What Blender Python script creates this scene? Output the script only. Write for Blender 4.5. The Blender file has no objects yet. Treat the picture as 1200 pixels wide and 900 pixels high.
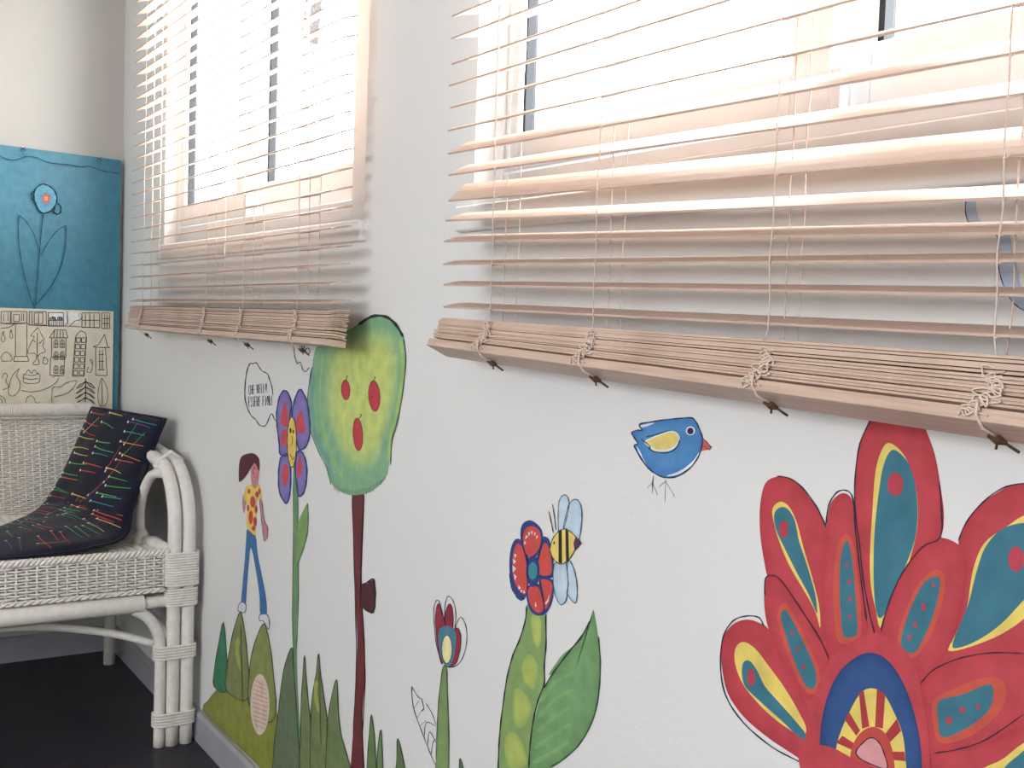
import bpy, bmesh, math, random
from mathutils import Vector
import numpy as np

# ------------------------------------------------------------------ camera
sc = bpy.context.scene
col = sc.collection
FPX = 1318.7
YAW, PIT, ROL = math.radians(32.847), math.radians(-3.3217), math.radians(2.0143)
CAM = Vector((3.32806, -0.80547, 1.0))
fwd = Vector((-math.cos(YAW)*math.cos(PIT), math.sin(YAW)*math.cos(PIT), math.sin(PIT)))
r0 = fwd.cross(Vector((0, 0, 1))).normalized()
u0 = r0.cross(fwd)
rgt = r0*math.cos(ROL) + u0*math.sin(ROL)
upv = u0*math.cos(ROL) - r0*math.sin(ROL)
cam = bpy.data.cameras.new('camera')
cam.sensor_width = 36.0
cam.lens = 36.0*FPX/1200.0
cam.clip_start = 0.02
camo = bpy.data.objects.new('camera', cam)
col.objects.link(camo)
m = camo.matrix_world.copy()
for i in range(3):
    m[i][0], m[i][1], m[i][2], m[i][3] = rgt[i], upv[i], -fwd[i], CAM[i]
camo.matrix_world = m
sc.camera = camo

# ------------------------------------------------------------------ sky, exposure
sc.view_settings.view_transform = 'Standard'
sc.view_settings.look = 'None'
sc.view_settings.gamma = 1.0
sc.view_settings.use_curve_mapping = False
sc.view_settings.exposure = -0.45
w = bpy.data.worlds.new('overcast_sky')
sc.world = w
w.use_nodes = True
bg = w.node_tree.nodes['Background']
bg.inputs[0].default_value = (0.985, 0.99, 1.0, 1)
bg.inputs[1].default_value = 34.0

def portal(name, loc, rot, sx, sy):
    l = bpy.data.lights.new(name, 'AREA')
    l.shape = 'RECTANGLE'; l.size = sx; l.size_y = sy
    l.cycles.is_portal = True
    o = bpy.data.objects.new(name, l); col.objects.link(o)
    o.location = loc; o.rotation_euler = rot
W1 = (0.43, 1.61); W2 = (1.965, 3.145); WZ = (1.155, 2.12)
D3 = (2.3, 4.8); DZ = (0.95, 1.95)
RX, RY, RZ = 5.2, -3.3, 2.55
for a, b in (W1, W2):
    portal('sky_portal', ((a+b)/2, 0.17, sum(WZ)/2), (-math.pi/2, 0, 0), b-a, WZ[1]-WZ[0])
portal('sky_portal', (sum(D3)/2, RY-0.17, sum(DZ)/2), (math.pi/2, 0, 0), D3[1]-D3[0], DZ[1]-DZ[0])

# ------------------------------------------------------------------ helpers
def lin(c):
    return tuple((x/255/12.92 if x/255 <= 0.04045 else ((x/255+0.055)/1.055)**2.4) for x in c)

class MB:
    def __init__(s):
        s.v = []; s.f = []; s.c = []
    def add(s, vs, fs, c=None):
        b = len(s.v)
        s.v += [tuple(x) for x in vs]
        s.f += [tuple(i+b for i in f) for f in fs]
        s.c += (c if isinstance(c, list) else [c or (1, 1, 1)]*len(vs))
        return s
    def box(s, a, b):
        x0, y0, z0 = a; x1, y1, z1 = b
        return s.add([(x0,y0,z0),(x1,y0,z0),(x1,y1,z0),(x0,y1,z0),(x0,y0,z1),(x1,y0,z1),(x1,y1,z1),(x0,y1,z1)],
              [(0,3,2,1),(4,5,6,7),(0,1,5,4),(1,2,6,5),(2,3,7,6),(3,0,4,7)])
    def tube(s, pts, r, n=8, closed=False):
        pts = [Vector(p) for p in pts]; N = len(pts)
        rs = r if isinstance(r, (list, tuple)) else [r]*N
        vs = []; fs = []
        t0 = (pts[1]-pts[0]).normalized()
        nrm = t0.cross(Vector((0.13, 0.31, 0.94)))
        if nrm.length < 1e-3: nrm = t0.cross(Vector((1, 0, 0)))
        nrm.normalize()
        for i, p in enumerate(pts):
            if closed: t = (pts[(i+1) % N]-pts[i-1])
            else: t = pts[min(i+1, N-1)]-pts[max(i-1, 0)]
            t.normalize()
            nrm = (nrm - t*nrm.dot(t)).normalized()
            bn = t.cross(nrm)
            for k in range(n):
                a = 2*math.pi*k/n
                vs.append(p+nrm*(rs[i]*math.cos(a))+bn*(rs[i]*math.sin(a)))
        M = N if closed else N-1
        for i in range(M):
            for k in range(n):
                a = i*n+k; b = i*n+(k+1) % n; c = ((i+1) % N)*n+(k+1) % n; d = ((i+1) % N)*n+k
                fs.append((a, b, c, d))
        if not closed:
            fs.append(tuple(range(n-1, -1, -1))); fs.append(tuple((N-1)*n+k for k in range(n)))
        return s.add(vs, fs)
    def mesh(s, name, smooth=False, colors=False):
        me = bpy.data.meshes.new(name)
        me.from_pydata(s.v, [], s.f); me.update()
        if smooth:
            me.polygons.foreach_set('use_smooth', [True]*len(me.polygons))
        if colors:
            ca = me.color_attributes.new('Col', 'FLOAT_COLOR', 'POINT')
            ca.data.foreach_set('color', np.array([(c[0], c[1], c[2], 1.0) for c in s.c], dtype=np.float32).ravel())
        return me
    def build(s, name, mat, parent=None, smooth=False, colors=False, kind=None):
        o = bpy.data.objects.new(name, s.mesh(name, smooth, colors)); col.objects.link(o)
        o.data.materials.append(mat)
        if parent: o.parent = parent
        if kind: o['kind'] = kind
        return o

def obj(name, me, parent=None):
    o = bpy.data.objects.new(name, me); col.objects.link(o)
    if parent: o.parent = parent
    return o
def thing(name, label, cat, group=None, loc=(0, 0, 0)):
    o = bpy.data.objects.new(name, None); col.objects.link(o)
    o.empty_display_size = 0.05
    o.location = loc
    o['label'] = label; o['category'] = cat
    if group: o['group'] = group
    return o
def struct(o): o['kind'] = 'structure'; return o
def cr(pts, n=5, closed=False):
    """Catmull-Rom through points"""
    P = [Vector(p) for p in pts]; N = len(P); out = []
    for i in range(N if closed else N-1):
        if closed: a, b, c, d = P[i-1], P[i], P[(i+1) % N], P[(i+2) % N]
        else: a, b, c, d = P[max(i-1, 0)], P[i], P[i+1], P[min(i+2, N-1)]
        for k in range(n):
            t = k/n
            out.append(0.5*((2*b)+(c-a)*t+(2*a-5*b+4*c-d)*t*t+(3*b-a-3*c+d)*t*t*t))
    if not closed: out.append(P[-1])
    return out
def pray(x, y): return fwd+rgt*((x-600)/FPX)-upv*((y-450)/FPX)
def on_y(x, y, Y=0.0):
    d = pray(x, y); return CAM+d*((Y-CAM.y)/d.y)
def on_x(x, y, X=0.0):
    d = pray(x, y); return CAM+d*((X-CAM.x)/d.x)

# ------------------------------------------------------------------ materials
def mat(name, base, rough=0.6, noise=None, bump=None, spec=0.3, col2=None, coord='Object', stretch=(1, 1, 1), attr=False, sheen=0):
    M = bpy.data.materials.new(name); M.use_nodes = True
    nt = M.node_tree; b = nt.nodes['Principled BSDF']
    b.inputs['Base Color'].default_value = (*base, 1); b.inputs['Roughness'].default_value = rough
    b.inputs['Specular IOR Level'].default_value = spec
    tc = nt.nodes.new('ShaderNodeTexCoord'); mp = nt.nodes.new('ShaderNodeMapping')
    mp.inputs['Scale'].default_value = stretch
    nt.links.new(tc.outputs[coord], mp.inputs['Vector'])
    src = None
    if attr:
        at = nt.nodes.new('ShaderNodeAttribute'); at.attribute_name = 'Col'; src = at.outputs['Color']
    if noise:
        n = nt.nodes.new('ShaderNodeTexNoise'); n.inputs['Scale'].default_value = noise; n.inputs['Detail'].default_value = 4
        nt.links.new(mp.outputs['Vector'], n.inputs['Vector'])
        cr_ = nt.nodes.new('ShaderNodeMapRange'); cr_.inputs['From Min'].default_value = 0.3; cr_.inputs['From Max'].default_value = 0.7
        nt.links.new(n.outputs['Fac'], cr_.inputs['Value'])
        mx = nt.nodes.new('ShaderNodeMix'); mx.data_type = 'RGBA'
        nt.links.new(cr_.outputs['Result'], mx.inputs['Factor'])
        if attr:
            mx.blend_type = 'MULTIPLY'
            mx.inputs['B'].default_value = (0.74, 0.77, 0.77, 1)
            nt.links.new(src, mx.inputs['A'])
        else:
            mx.inputs['A'].default_value = (*base, 1); mx.inputs['B'].default_value = (*(col2 or base), 1)
        nt.links.new(mx.outputs['Result'], b.inputs['Base Color'])
    elif src:
        nt.links.new(src, b.inputs['Base Color'])
    if bump:
        n2 = nt.nodes.new('ShaderNodeTexNoise'); n2.inputs['Scale'].default_value = bump[0]; n2.inputs['Detail'].default_value = 3
        nt.links.new(mp.outputs['Vector'], n2.inputs['Vector'])
        bp = nt.nodes.new('ShaderNodeBump'); bp.inputs['Strength'].default_value = bump[1]; bp.inputs['Distance'].default_value = bump[2]
        nt.links.new(n2.outputs['Fac'], bp.inputs['Height']); nt.links.new(bp.outputs['Normal'], b.inputs['Normal'])
    if sheen: b.inputs['Sheen Weight'].default_value = sheen
    return M
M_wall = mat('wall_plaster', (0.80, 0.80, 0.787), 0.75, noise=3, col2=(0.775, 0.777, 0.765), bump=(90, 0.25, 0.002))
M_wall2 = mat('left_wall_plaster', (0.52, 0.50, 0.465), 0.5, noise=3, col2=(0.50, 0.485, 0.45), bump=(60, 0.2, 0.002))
M_ceil = mat('ceiling_paint', (0.66, 0.65, 0.64), 0.8, noise=4, col2=(0.63, 0.62, 0.61))
M_floor = mat('floor_tile', (0.030, 0.027, 0.038), 0.45, noise=6, col2=(0.045, 0.04, 0.052), bump=(40, 0.1, 0.002))
M_base = mat('baseboard_tile', (0.42, 0.42, 0.45), 0.4, noise=15, col2=(0.36, 0.36, 0.40))
M_paint = mat('mural_paint', (1, 1, 1), 0.6, noise=38, attr=True, bump=(200, 0.15, 0.001))
M_wood = mat('blind_wood', lin((215, 189, 171)), 0.45, noise=14, col2=lin((194, 166, 148)), stretch=(1.2, 22, 22), spec=0.35)
M_cord = mat('blind_cord', lin((232, 214, 200)), 0.8, noise=300, col2=lin((214, 192, 176)))
M_knot = mat('cord_knot', lin((95, 70, 45)), 0.8, noise=300, col2=lin((70, 50, 35)))
M_frame = mat('window_frame_enamel', lin((220, 222, 224)), 0.35, noise=8, col2=lin((215, 217, 219)), spec=0.4)
M_gask = mat('rubber_gasket', (.006, .007, .012), 0.6, noise=40, col2=(.004, .005, .009))
M_wick = mat('white_wicker', lin((246, 243, 237)), 0.45, noise=60, col2=lin((234, 229, 220)), spec=0.4, bump=(250, 0.2, 0.001))
M_cush = mat('cushion_fabric', lin((22, 24, 52)), 0.9, noise=25, col2=lin((14, 14, 30)), bump=(500, 0.4, 0.001), sheen=0.1)
M_thread = mat('cushion_print', (1, 1, 1), 0.8, noise=120, attr=True)
M_blue = mat('blue_fabric', lin((66, 132, 156)), 0.42, noise=50, col2=lin((58, 120, 142)), bump=(400, 0.2, 0.001), spec=0.4)
M_print = mat('printed_cotton', lin((232, 224, 206)), 0.8, noise=30, col2=lin((222, 213, 194)), bump=(400, 0.2, 0.001))
M_ink = mat('hanging_ink', (1, 1, 1), 0.8, noise=150, attr=True)
M_bark = mat('branch_bark', (.018, .016, .019), 0.9, noise=30, col2=(.011, .010, .012))
def glass(name='window_glass', tint=(0.96, 0.98, 0.97, 1)):
    M = bpy.data.materials.new(name); M.use_nodes = True
    nt = M.node_tree; nt.nodes.clear()
    o = nt.nodes.new('ShaderNodeOutputMaterial'); mx = nt.nodes.new('ShaderNodeMixShader')
    t = nt.nodes.new('ShaderNodeBsdfTransparent'); g = nt.nodes.new('ShaderNodeBsdfGlossy')
    g.inputs['Roughness'].default_value = 0.02
    t.inputs['Color'].default_value = tint
    mx.inputs[0].default_value = 0.05
    nt.links.new(t.outputs[0], mx.inputs[1]); nt.links.new(g.outputs[0], mx.inputs[2])
    nt.links.new(mx.outputs[0], o.inputs['Surface'])
    return M
M_glass = glass()
M_dim = glass('light_dimming_glass', (0.74, 0.74, 0.745, 1))   # two faces per pane; tint added to dim the unseen window's light

# ------------------------------------------------------------------ room shell
T = 0.16
wb = MB()
xs = [-T, W1[0], W1[1], W2[0], W2[1], RX]
wb.box((-T, 0, 0), (RX, T, WZ[0])).box((-T, 0, WZ[1]), (RX, T, RZ))
for a, b in ((xs[0], xs[1]), (xs[2], xs[3]), (xs[4], xs[5])):
    wb.box((a, 0, WZ[0]), (b, T, WZ[1]))
struct(wb.build('wall_right', M_wall))
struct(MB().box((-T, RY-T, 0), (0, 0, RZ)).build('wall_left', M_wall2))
struct(MB().box((RX, RY-T, 0), (RX+T, T, RZ)).build('wall_rear', M_wall))
fb = MB().box((-T, RY-T, DZ[1]), (RX, RY, RZ)).box((-T, RY-T, 0), (D3[0], RY, DZ[1])).box((D3[1], RY-T, 0), (RX, RY, DZ[1])).box((D3[0], RY-T, 0), (D3[1], RY, DZ[0]))
struct(fb.build('wall_front', M_wall))
struct(MB().box((-T, RY-T, -0.1), (RX+T, T, 0)).build('floor', M_floor))
struct(MB().box((-T, RY-T, RZ), (RX+T, T, RZ+0.1)).build('ceiling', M_ceil))
bb = MB().box((0.0, -0.013, 0), (RX, 0, 0.062))
bb.add([(0, -0.013, 0.062), (RX, -0.013, 0.062), (RX, -0.008, 0.07), (0, -0.008, 0.07), (RX, 0, 0.07), (0, 0, 0.07)], [(0, 1, 2, 3), (3, 2, 4, 5)])
struct(bb.build('baseboard_right', M_base))
struct(MB().box((0, RY, 0), (0.013, -0.013, 0.07)).build('baseboard_left', M_base))

# ------------------------------------------------------------------ windows
def rect_frame(x0, x1, z0, z1, y0, y1, wl, wr, wbm, wt):
    m = MB()
    m.box((x0, y0, z0), (x0+wl, y1, z1)).box((x1-wr, y0, z0), (x1, y1, z1))
    m.box((x0+wl, y0, z0), (x1-wr, y1, z0+wbm)).box((x0+wl, y0, z1-wt), (x1-wr, y1, z1))
    return m
def bev(o, wdt=0.002, seg=2):
    b = o.modifiers.new('bevel', 'BEVEL'); b.width = wdt; b.segments = seg; b.limit_method = 'ANGLE'
    return o
def window(name, x0, x1, split):
    root = bpy.data.objects.new(name, None); col.objects.link(root); struct(root)
    root.location = (0, 0, 0)
    z0, z1 = WZ
    bev(rect_frame(x0, x1, z0, z1, 0.03, 0.115, 0.022, 0.118, 0.03, 0.03).build('window_frame', M_frame, root))
    # track ribs in the bottom of the frame
    bev(MB().box((x0+.022, .034, z0+.03), (x1-.118, .040, z0+.045)).box((x0+.022, .068, z0+.03), (x1-.118, .074, z0+.045)).build('track', M_frame, root), .001, 1)
    # room-side sash on the left, outer sash on the right
    a0, a1 = x0+.024, split
    s = bev(rect_frame(a0, a1, z0+.048, z1-.03, .034, .066, .03, .05, .05, .05).build('sash', M_frame, root))
    s['label'] = 'room-side left sash'
    gk = MB()
    gk.box((a0+.030, .042, z0+.10), (a0+.036, .058, z1-.08))
    gk.build('gasket', M_gask, s)
    MB().box((a0+.028, .048, z0+.09), (a1-.048, .052, z1-.07)).build('pane', M_glass, s)
    MB().box((a1-.002, .036, z0+.04), (a1+.012, .046, z0+.095)).build('catch', M_frame, s)
    b0, b1 = split-.03, x1-.11
    s2 = bev(rect_frame(b0, b1, z0+.048, z1-.03, .074, .106, .045, .05, .075, .05).build('sash', M_frame, root))
    s2['label'] = 'outer right sash'
    MB().box((b0+.045, .082, z0+.125), (b0+.052, .098, z1-.08)).build('gasket', M_gask, s2)
    MB().box((b0+.043, .088, z0+.12), (b1-.048, .092, z1-.07)).build('pane', M_glass, s2)
    bev(MB().box((x0-.03, -.014, z0-.036), (x1+.012, .03, z0)).build('window_sill', M_wall, root), .004, 3)
    return root
window('window_1', W1[0], W1[1], 0.92)
window('window_2', W2[0], W2[1], 2.569)
root3 = bpy.data.objects.new('window_3', None); col.objects.link(root3); struct(root3)
f3 = rect_frame(D3[0], D3[1], DZ[0], DZ[1], RY-.10, RY-.04, .05, .05, .05, .05)
f3.box((sum(D3)/2-.03, RY-.10, DZ[0]+.05), (sum(D3)/2+.03, RY-.04, DZ[1]-.05))
f3.build('window_frame', M_frame, root3)
for a, b in ((D3[0]+.05, sum(D3)/2-.03), (sum(D3)/2+.03, D3[1]-.05)):
    MB().box((a, RY-.072, DZ[0]+.05), (b, RY-.068, DZ[1]-.05)).build('pane', M_dim, root3)

# ------------------------------------------------------------------ wooden blinds
SW, ST = 0.036, 0.0022
YF = -0.08
YC = YF+SW/2
ZTOP = 2.20
def slat_mesh(name, L, wd=SW, th=ST, crown=0.0012):
    mb = MB()
    prof = [(-wd/2, 0), (-wd/4, crown*.75), (0, crown), (wd/4, crown*.75), (wd/2, 0)]
    up = [(y, z+th/2) for y, z in prof]; dn = [(y, z-th/2) for y, z in prof][::-1]
    ring = up+dn; n = len(ring)
    vs = [(-L/2, y, z) for y, z in ring]+[(L/2, y, z) for y, z in ring]
    fs = [(i, (i+1) % n, n+(i+1) % n, n+i) for i in range(n)]+[tuple(range(n))[::-1], tuple(range(n, 2*n))]
    mb.add(vs, fs)
    me = mb.mesh(name); me.materials.append(M_wood); return me
def blind(label, x0, x1, zlist, skew, tilt, stack, cords, seed):
    """zlist: front-edge heights of hanging slats at x0, skew: height change per metre along x"""
    rnd = random.Random(seed)
    L = x1-x0; xc = (x0+x1)/2
    root = thing('wooden_blind', label, 'window blind', 'wooden slat blinds', (xc, YC, ZTOP))
    def place(name, me, z_left, sk, tl, dy=0.0, dx=0.0):
        o = obj(name, me, root)
        zc = z_left+sk*L/2+math.sin(tl)*SW/2
        o.location = (dx, dy, zc-ZTOP)
        # front edge (-y) is low for positive tilt
        o.rotation_euler = (tl, -math.atan(sk), 0)
        return o
    sm = slat_mesh('slat', L)
    rungs = []
    for i, z in enumerate(zlist):
        sk = skew(i); tl = tilt(i)+rnd.uniform(-.03, .03)
        place('slat', sm, z, sk, tl, dx=rnd.uniform(-.003, .003))
        rungs.append((z, sk, tl))
    # gathered stack at the bottom
    zb, zt, skb, skt, ns, t_bot, t_top, lean = stack
    for k in range(ns):
        q = (k+rnd.uniform(-.22, .22))/(ns-1) if 0 < k < ns-1 else k/(ns-1)
        place('slat', sm, zb+.0115+(zt-zb-.0115)*q, skb+(skt-skb)*q, t_bot+(t_top-t_bot)*q+rnd.uniform(-.02, .02), dy=-lean*(1-q)+rnd.uniform(-.0026, .0022), dx=rnd.uniform(-.004, .004))
    rm = slat_mesh('bottom_rail', L+.022, SW*1.0, .0105, 0.0)
    rl = place('bottom_rail', rm, zb+.004, skb, t_bot, dy=-lean-.004)
    bev(rl, .001, 2)
    hr = bev(MB().box((-L/2, -.028, 0), (L/2, .028, .045)).build('head_rail', M_wood, root), .002)
    for bx in (-L/2+.02, L/2-.05):
        MB().box((bx, -.02, .045), (bx+.03, -YC, .06)).build('bracket', M_frame, hr)
    # ladder cords, lift cords, slack loops and knots
    for cx in cords:
        zend = zt+skt*(cx-x0)
        for yy, nm in ((-SW/2-.001, 'ladder_cord'), (SW/2+.001, 'ladder_cord'), (0.0, 'lift_cord')):
            mb = MB()
            pts = []
            zz = ZTOP
            while zz > zend:
                wob = .0015 if zz < 1.25 else .0006
                pts.append((cx-xc+rnd.uniform(-wob, wob), yy+rnd.uniform(-.0008, .0008), zz-ZTOP)); zz -= .03
            pts.append((cx-xc+rnd.uniform(-.004, .004), yy, zend+.001-ZTOP))
            mb.tube(cr(pts, 2), .0007 if nm == 'ladder_cord' else .0008, 5)
            if yy < 0:
                for z, sk, tl in rungs:
                    za = z+sk*(cx-x0)-.002-ZTOP
                    mb.tube([(cx-xc, -SW/2-.001, za), (cx-xc+.002, 0, za+math.sin(tl)*SW/2), (cx-xc, SW/2, za+math.sin(tl)*SW)], .0007, 4)
            mb.build(nm, M_cord, root, smooth=True)
        # slack ladder loops gathered in front of the stack
        mb = MB(); H = zt-zb
        pts = []
        sk0 = skb*(cx-x0)
        for k in range(46):
            q = k/45; a = k*1.9+rnd.uniform(-.4, .4); rr = rnd.uniform(.003, .008)
            pts.append((cx-xc+.014*(math.sin(q*4.5)*.7)+math.cos(a)*rr, -SW/2-lean*q-.003-abs(math.sin(a*.7))*.004, zt+sk0-H*q*.92+math.sin(a)*rr*.7-ZTOP))
        mb.tube(cr(pts, 3), .0008, 5)
        pts = [(cx-xc+.004*math.sin(k*1.3)+(.012 if k % 3 == 0 else -.005), -SW/2-.004-lean*k/9, zt+sk0-H*k/9*.9-ZTOP) for k in range(10)]
        mb.tube(cr(pts, 4), .0008, 5)
        # thread over the rail to its underside
        zr = zb+sk0-ZTOP
        mb.tube([(cx-xc, -SW/2-lean-.004, zr+.014), (cx-xc+.001, -SW/2-lean-.0065, zr+.004), (cx-xc+.003, -SW/2-lean-.001, zr-.006), (cx-xc+.006, -lean, zr-.014)], .0012, 5)
        mb.build('slack_cord', M_cord, root, smooth=True)
        kb = MB()
        kx, ky, kz = cx-xc+.006, -lean-.004, zr-.0135
        kb.tube([(kx-.006, ky-.004, kz+.002), (kx, ky, kz-.001), (kx+.005, ky+.003, kz-.003)], [.0015, .0042, .0015], 6)
        kb.tube([(kx, ky, kz), (kx+.012, ky+.008, kz-.009)], .0012, 5).tube([(kx, ky, kz), (kx-.004, ky+.004, kz-.008)], .0010, 5)
        kb.build('knot', M_knot, root, smooth=True)
    return root

zl = [1.010+.0295*i for i in range(40)]
blind('wooden slat blind over the window nearest the corner', .42, 1.66, zl,
      lambda i: .004, lambda i: math.radians([10, 9, 8, 9, 11, 12, 14, 16, 18][i] if i < 9 else 20),
      (.944, .996, .004, .004, 15, math.radians(-8), math.radians(4), .006), [.545, 1.034, 1.256, 1.527], 3)
zr = [1.012, 1.041, 1.068, 1.098, 1.125, 1.151, 1.184, 1.212, 1.242, 1.271, 1.300, 1.327, 1.360]
zr += [1.36+.0287*i for i in range(1, 29)]
skR = [-.0145, -.0145, -.018, -.031, -.034, -.029, -.068+.05, -.016, -.012, -.006, -.003, -.002, -.001]
tlR = [11, 11, 13, 15, 20, 42, 28, 31, 21, 21, 21, 22, 15]
blind('wooden slat blind above the blue bird and red fan flower', 2.028, 3.27, zr,
      lambda i: skR[i] if i < 13 else 0.0, lambda i: math.radians(tlR[i] if i < 13 else 15),
      (.962, .997, -.027, -.0145, 13, math.radians(-26), math.radians(-8), .012), [2.15, 2.36, 2.617, 2.838, 3.05, 3.2], 8)

# ------------------------------------------------------------------ wall mural (flat paint on the wall)
K = 1.2
def pc(c):
    g = sum(c)/3
    return tuple(min(.93, x*K) for x in lin([x*.90+g*.10 for x in c]))
def TR(ox, oy, s): return lambda pts: [(ox+x/s, oy+y/s) for x, y in pts]
ID = lambda p: p
def layer_pt(p, lay): 
    q = on_y(p[0], p[1], 0.0); return (q.x, -0.0002-0.00007*lay-PN[0]*0.0000025, q.z)
PN = [0]
def ell(cx, cy, rx, ry, rot=0, n=14):
    c, s = math.cos(rot), math.sin(rot)
    return [(cx+c*rx*math.cos(2*math.pi*k/n)-s*ry*math.sin(2*math.pi*k/n), cy+s*rx*math.cos(2*math.pi*k/n)+c*ry*math.sin(2*math.pi*k/n)) for k in range(n)]
class Paint:
    def __init__(s, tr=ID, pt=layer_pt, mat=None):
        s.mb = MB(); s.tr = tr; s.pt = pt; s.mat = mat or M_paint
        PN[0] += 1
    def fill(s, pts, c, lay=1, smooth=True, n=4, rim=None, rimw=(0.62, 0.88)):
        p = s.tr(pts)
        if smooth: p = [(q.x, q.y) for q in cr([Vector((a, b, 0)) for a, b in p], n, True)]
        col_ = pc(c); N = len(p)
        if rim is None:
            s.mb.add([s.pt(q, lay) for q in p], [tuple(range(N))], col_)
        else:
            cx = sum(q[0] for q in p)/N; cy = sum(q[1] for q in p)/N
            vs = []; cs = []
            ks = [1.0, rimw[1], rimw[0], .3]; cc = [pc(rim), tuple((a+b)/2 for a, b in zip(pc(rim), col_)), col_, col_]
            for k, c_ in zip(ks, cc):
                for q in p:
                    vs.append(s.pt((cx+(q[0]-cx)*k, cy+(q[1]-cy)*k), lay)); cs.append(c_)
            fs = [(r*N+i, r*N+(i+1) % N, (r+1)*N+(i+1) % N, (r+1)*N+i) for r in range(3) for i in range(N)]
            fs.append(tuple(3*N+i for i in range(N)))
            s.mb.add(vs, fs, cs)
        return s
    def line(s, pts, c, wpx=1.2, lay=3, closed=False, smooth=True, n=4, taper=True):
        p = s.tr(pts)
        if smooth and len(p) > 2: p = [(q.x, q.y) for q in cr([Vector((a, b, 0)) for a, b in p], n, closed)]
        P = [Vector((a, b)) for a, b in p]; N = len(P)
        if closed: P = P+[P[0]]; N += 1
        vs = []
        for i in range(N):
            t = (P[min(i+1, N-1)]-P[max(i-1, 0)])
            if t.length < 1e-6: t = Vector((1, 0))
            t.normalize(); nn = Vector((-t.y, t.x))
            wd = wpx*.5*(1+.25*math.sin(i*1.7))
            if taper and not closed and (i == 0 or i == N-1): wd *= .4
            vs += [s.pt(P[i]+nn*wd, lay), s.pt(P[i]-nn*wd, lay)]
        s.mb.add(vs, [(2*i, 2*i+1, 2*i+3, 2*i+2) for i in range(N-1)], pc(c))
        return s
    def build(s, name, parent, label=None):
        o = s.mb.build(name, s.mat, parent, colors=True)
        if label: o['label'] = label
        return o
def mural(name, label, cat, px, group=None):
    q = on_y(px[0], px[1]); t = thing(name, label, cat, group, (q.x, 0, q.z)); return t
_build = Paint.build
def build_local(s, name, parent, label=None):
    o = _build(s, name, parent, label)
    if parent:
        r = parent
        while r.parent: r = r.parent
        o.data.transform(r.matrix_basis.inverted())
    return o
Paint.build = build_local
INK = (45, 45, 60)
RED, ORG, YEL, TEAL, NAVY = (196, 66, 76), (206, 84, 66), (240, 205, 100), (58, 118, 138), (50, 84, 140)

# --- red fan flower
t = mural('painted_flower', 'large painted red fan flower with teal and yellow petals below the wide blind', 'painted flower', (1030, 897), 'painted flowers on the wall')
F = TR(820, 480, 2.142)
def petal(name, parent, red, yel=None, org=None, teal=None, dots=(), lay=1, ink=None):
    p = Paint(F); p.fill(red, RED, lay, rim=(188, 56, 66)); o = p.build('petal', parent)
    q = Paint(F)
    if yel: q.fill(yel, YEL, lay+1)
    if org: q.fill(org, ORG, lay+1)
    if teal: q.fill(teal, TEAL, lay+2)
    for d in dots: q.fill(ell(*d), (190, 62, 78), lay+3, smooth=False)
    q.build('petal_marking', o)
    if ink: Paint(F).line(ink, INK, 1.5, lay+4).build('ink_outline', o)
Paint(F).fill([(240,700),(300,560),(380,545),(452,560),(540,560),(620,560),(640,640),(700,640),(620,870),(300,870)], RED, 0).fill([(380,290),(402,290),(425,420),(455,572),(400,585),(372,450)], RED, 0.3).build('petal_base', t)
petal('p', t, [(500,-28),(450,-10),(420,40),(400,100),(391,170),(390,240),(400,330),(412,430),(430,520),(452,568),(480,500),(520,420),(570,350),(606,318),(613,260),(603,180),(590,110),(568,50),(545,-5)],
      yel=[(472,84),(452,115),(440,170),(434,260),(428,360),(430,440),(442,500),(454,548),(475,500),(505,440),(530,370),(546,300),(548,240),(540,180),(522,130),(500,98)],
      teal=[(482,102),(462,140),(450,210),(440,300),(437,400),(440,480),(450,522),(468,508),(490,450),(520,385),(541,325),(548,260),(542,190),(528,142),(506,112)],
      dots=[(492,187,20,30)], ink=[(432,22),(403,85),(391,170),(391,250),(402,340),(412,430),(428,515),(440,562)])
petal('p', t, [(195,168),(165,185),(152,240),(152,310),(162,380),(175,430),(210,470),(255,540),(300,590),(316,560),(314,430),(319,340),(318,290),(290,240),(250,190),(220,170)],
      yel=[(197,233),(183,250),(186,280),(200,330),(225,390),(260,450),(290,505),(303,548),(300,490),(280,410),(262,350),(245,285),(228,248),(212,233)],
      teal=[(203,245),(188,262),(192,300),(215,350),(245,410),(275,465),(295,512),(290,460),(270,390),(250,330),(240,280),(222,250)],
      dots=[(212,300,12,22)], lay=1, ink=[(195,167),(225,172),(258,195),(295,245),(318,295)])
petal('p', t, [(352,212),(328,240),(319,300),(315,380),(310,450),(312,540),(325,615),(370,595),(422,568),(412,480),(402,400),(395,320),(390,250),(375,215)],
      org=[(366,312),(345,350),(337,430),(338,520),(348,580),(378,588),(404,570),(406,500),(398,420),(388,340)],
      teal=[(368,330),(355,370),(352,450),(356,520),(362,568),(385,570),(397,555),(393,480),(386,400),(378,345)],
      dots=[(371,390,4,6),(376,432,4,6),(378,475,4,6),(378,520,4,6)], lay=4, ink=[(318,290),(325,240),(345,208),(370,203),(386,225),(392,300),(402,390),(412,470),(420,530)])
petal('p', t, [(600,322),(560,345),(510,410),(475,490),(455,560),(490,610),(540,660),(562,690),(596,650),(625,600),(652,520),(670,420),(666,360),(640,332)],
      org=[(596,402),(556,430),(522,495),(498,570),(504,612),(540,622),(580,570),(606,500),(618,425)],
      teal=[(590,420),(560,440),(530,500),(508,570),(512,600),(540,610),(570,560),(595,490),(605,430)],
      dots=[(588,440,4,6),(563,495,6,9),(543,540,5,8),(528,572,5,7)], lay=5, ink=[(456,558),(475,488),(510,410),(560,345),(605,320),(608,250),(602,180)])
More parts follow.
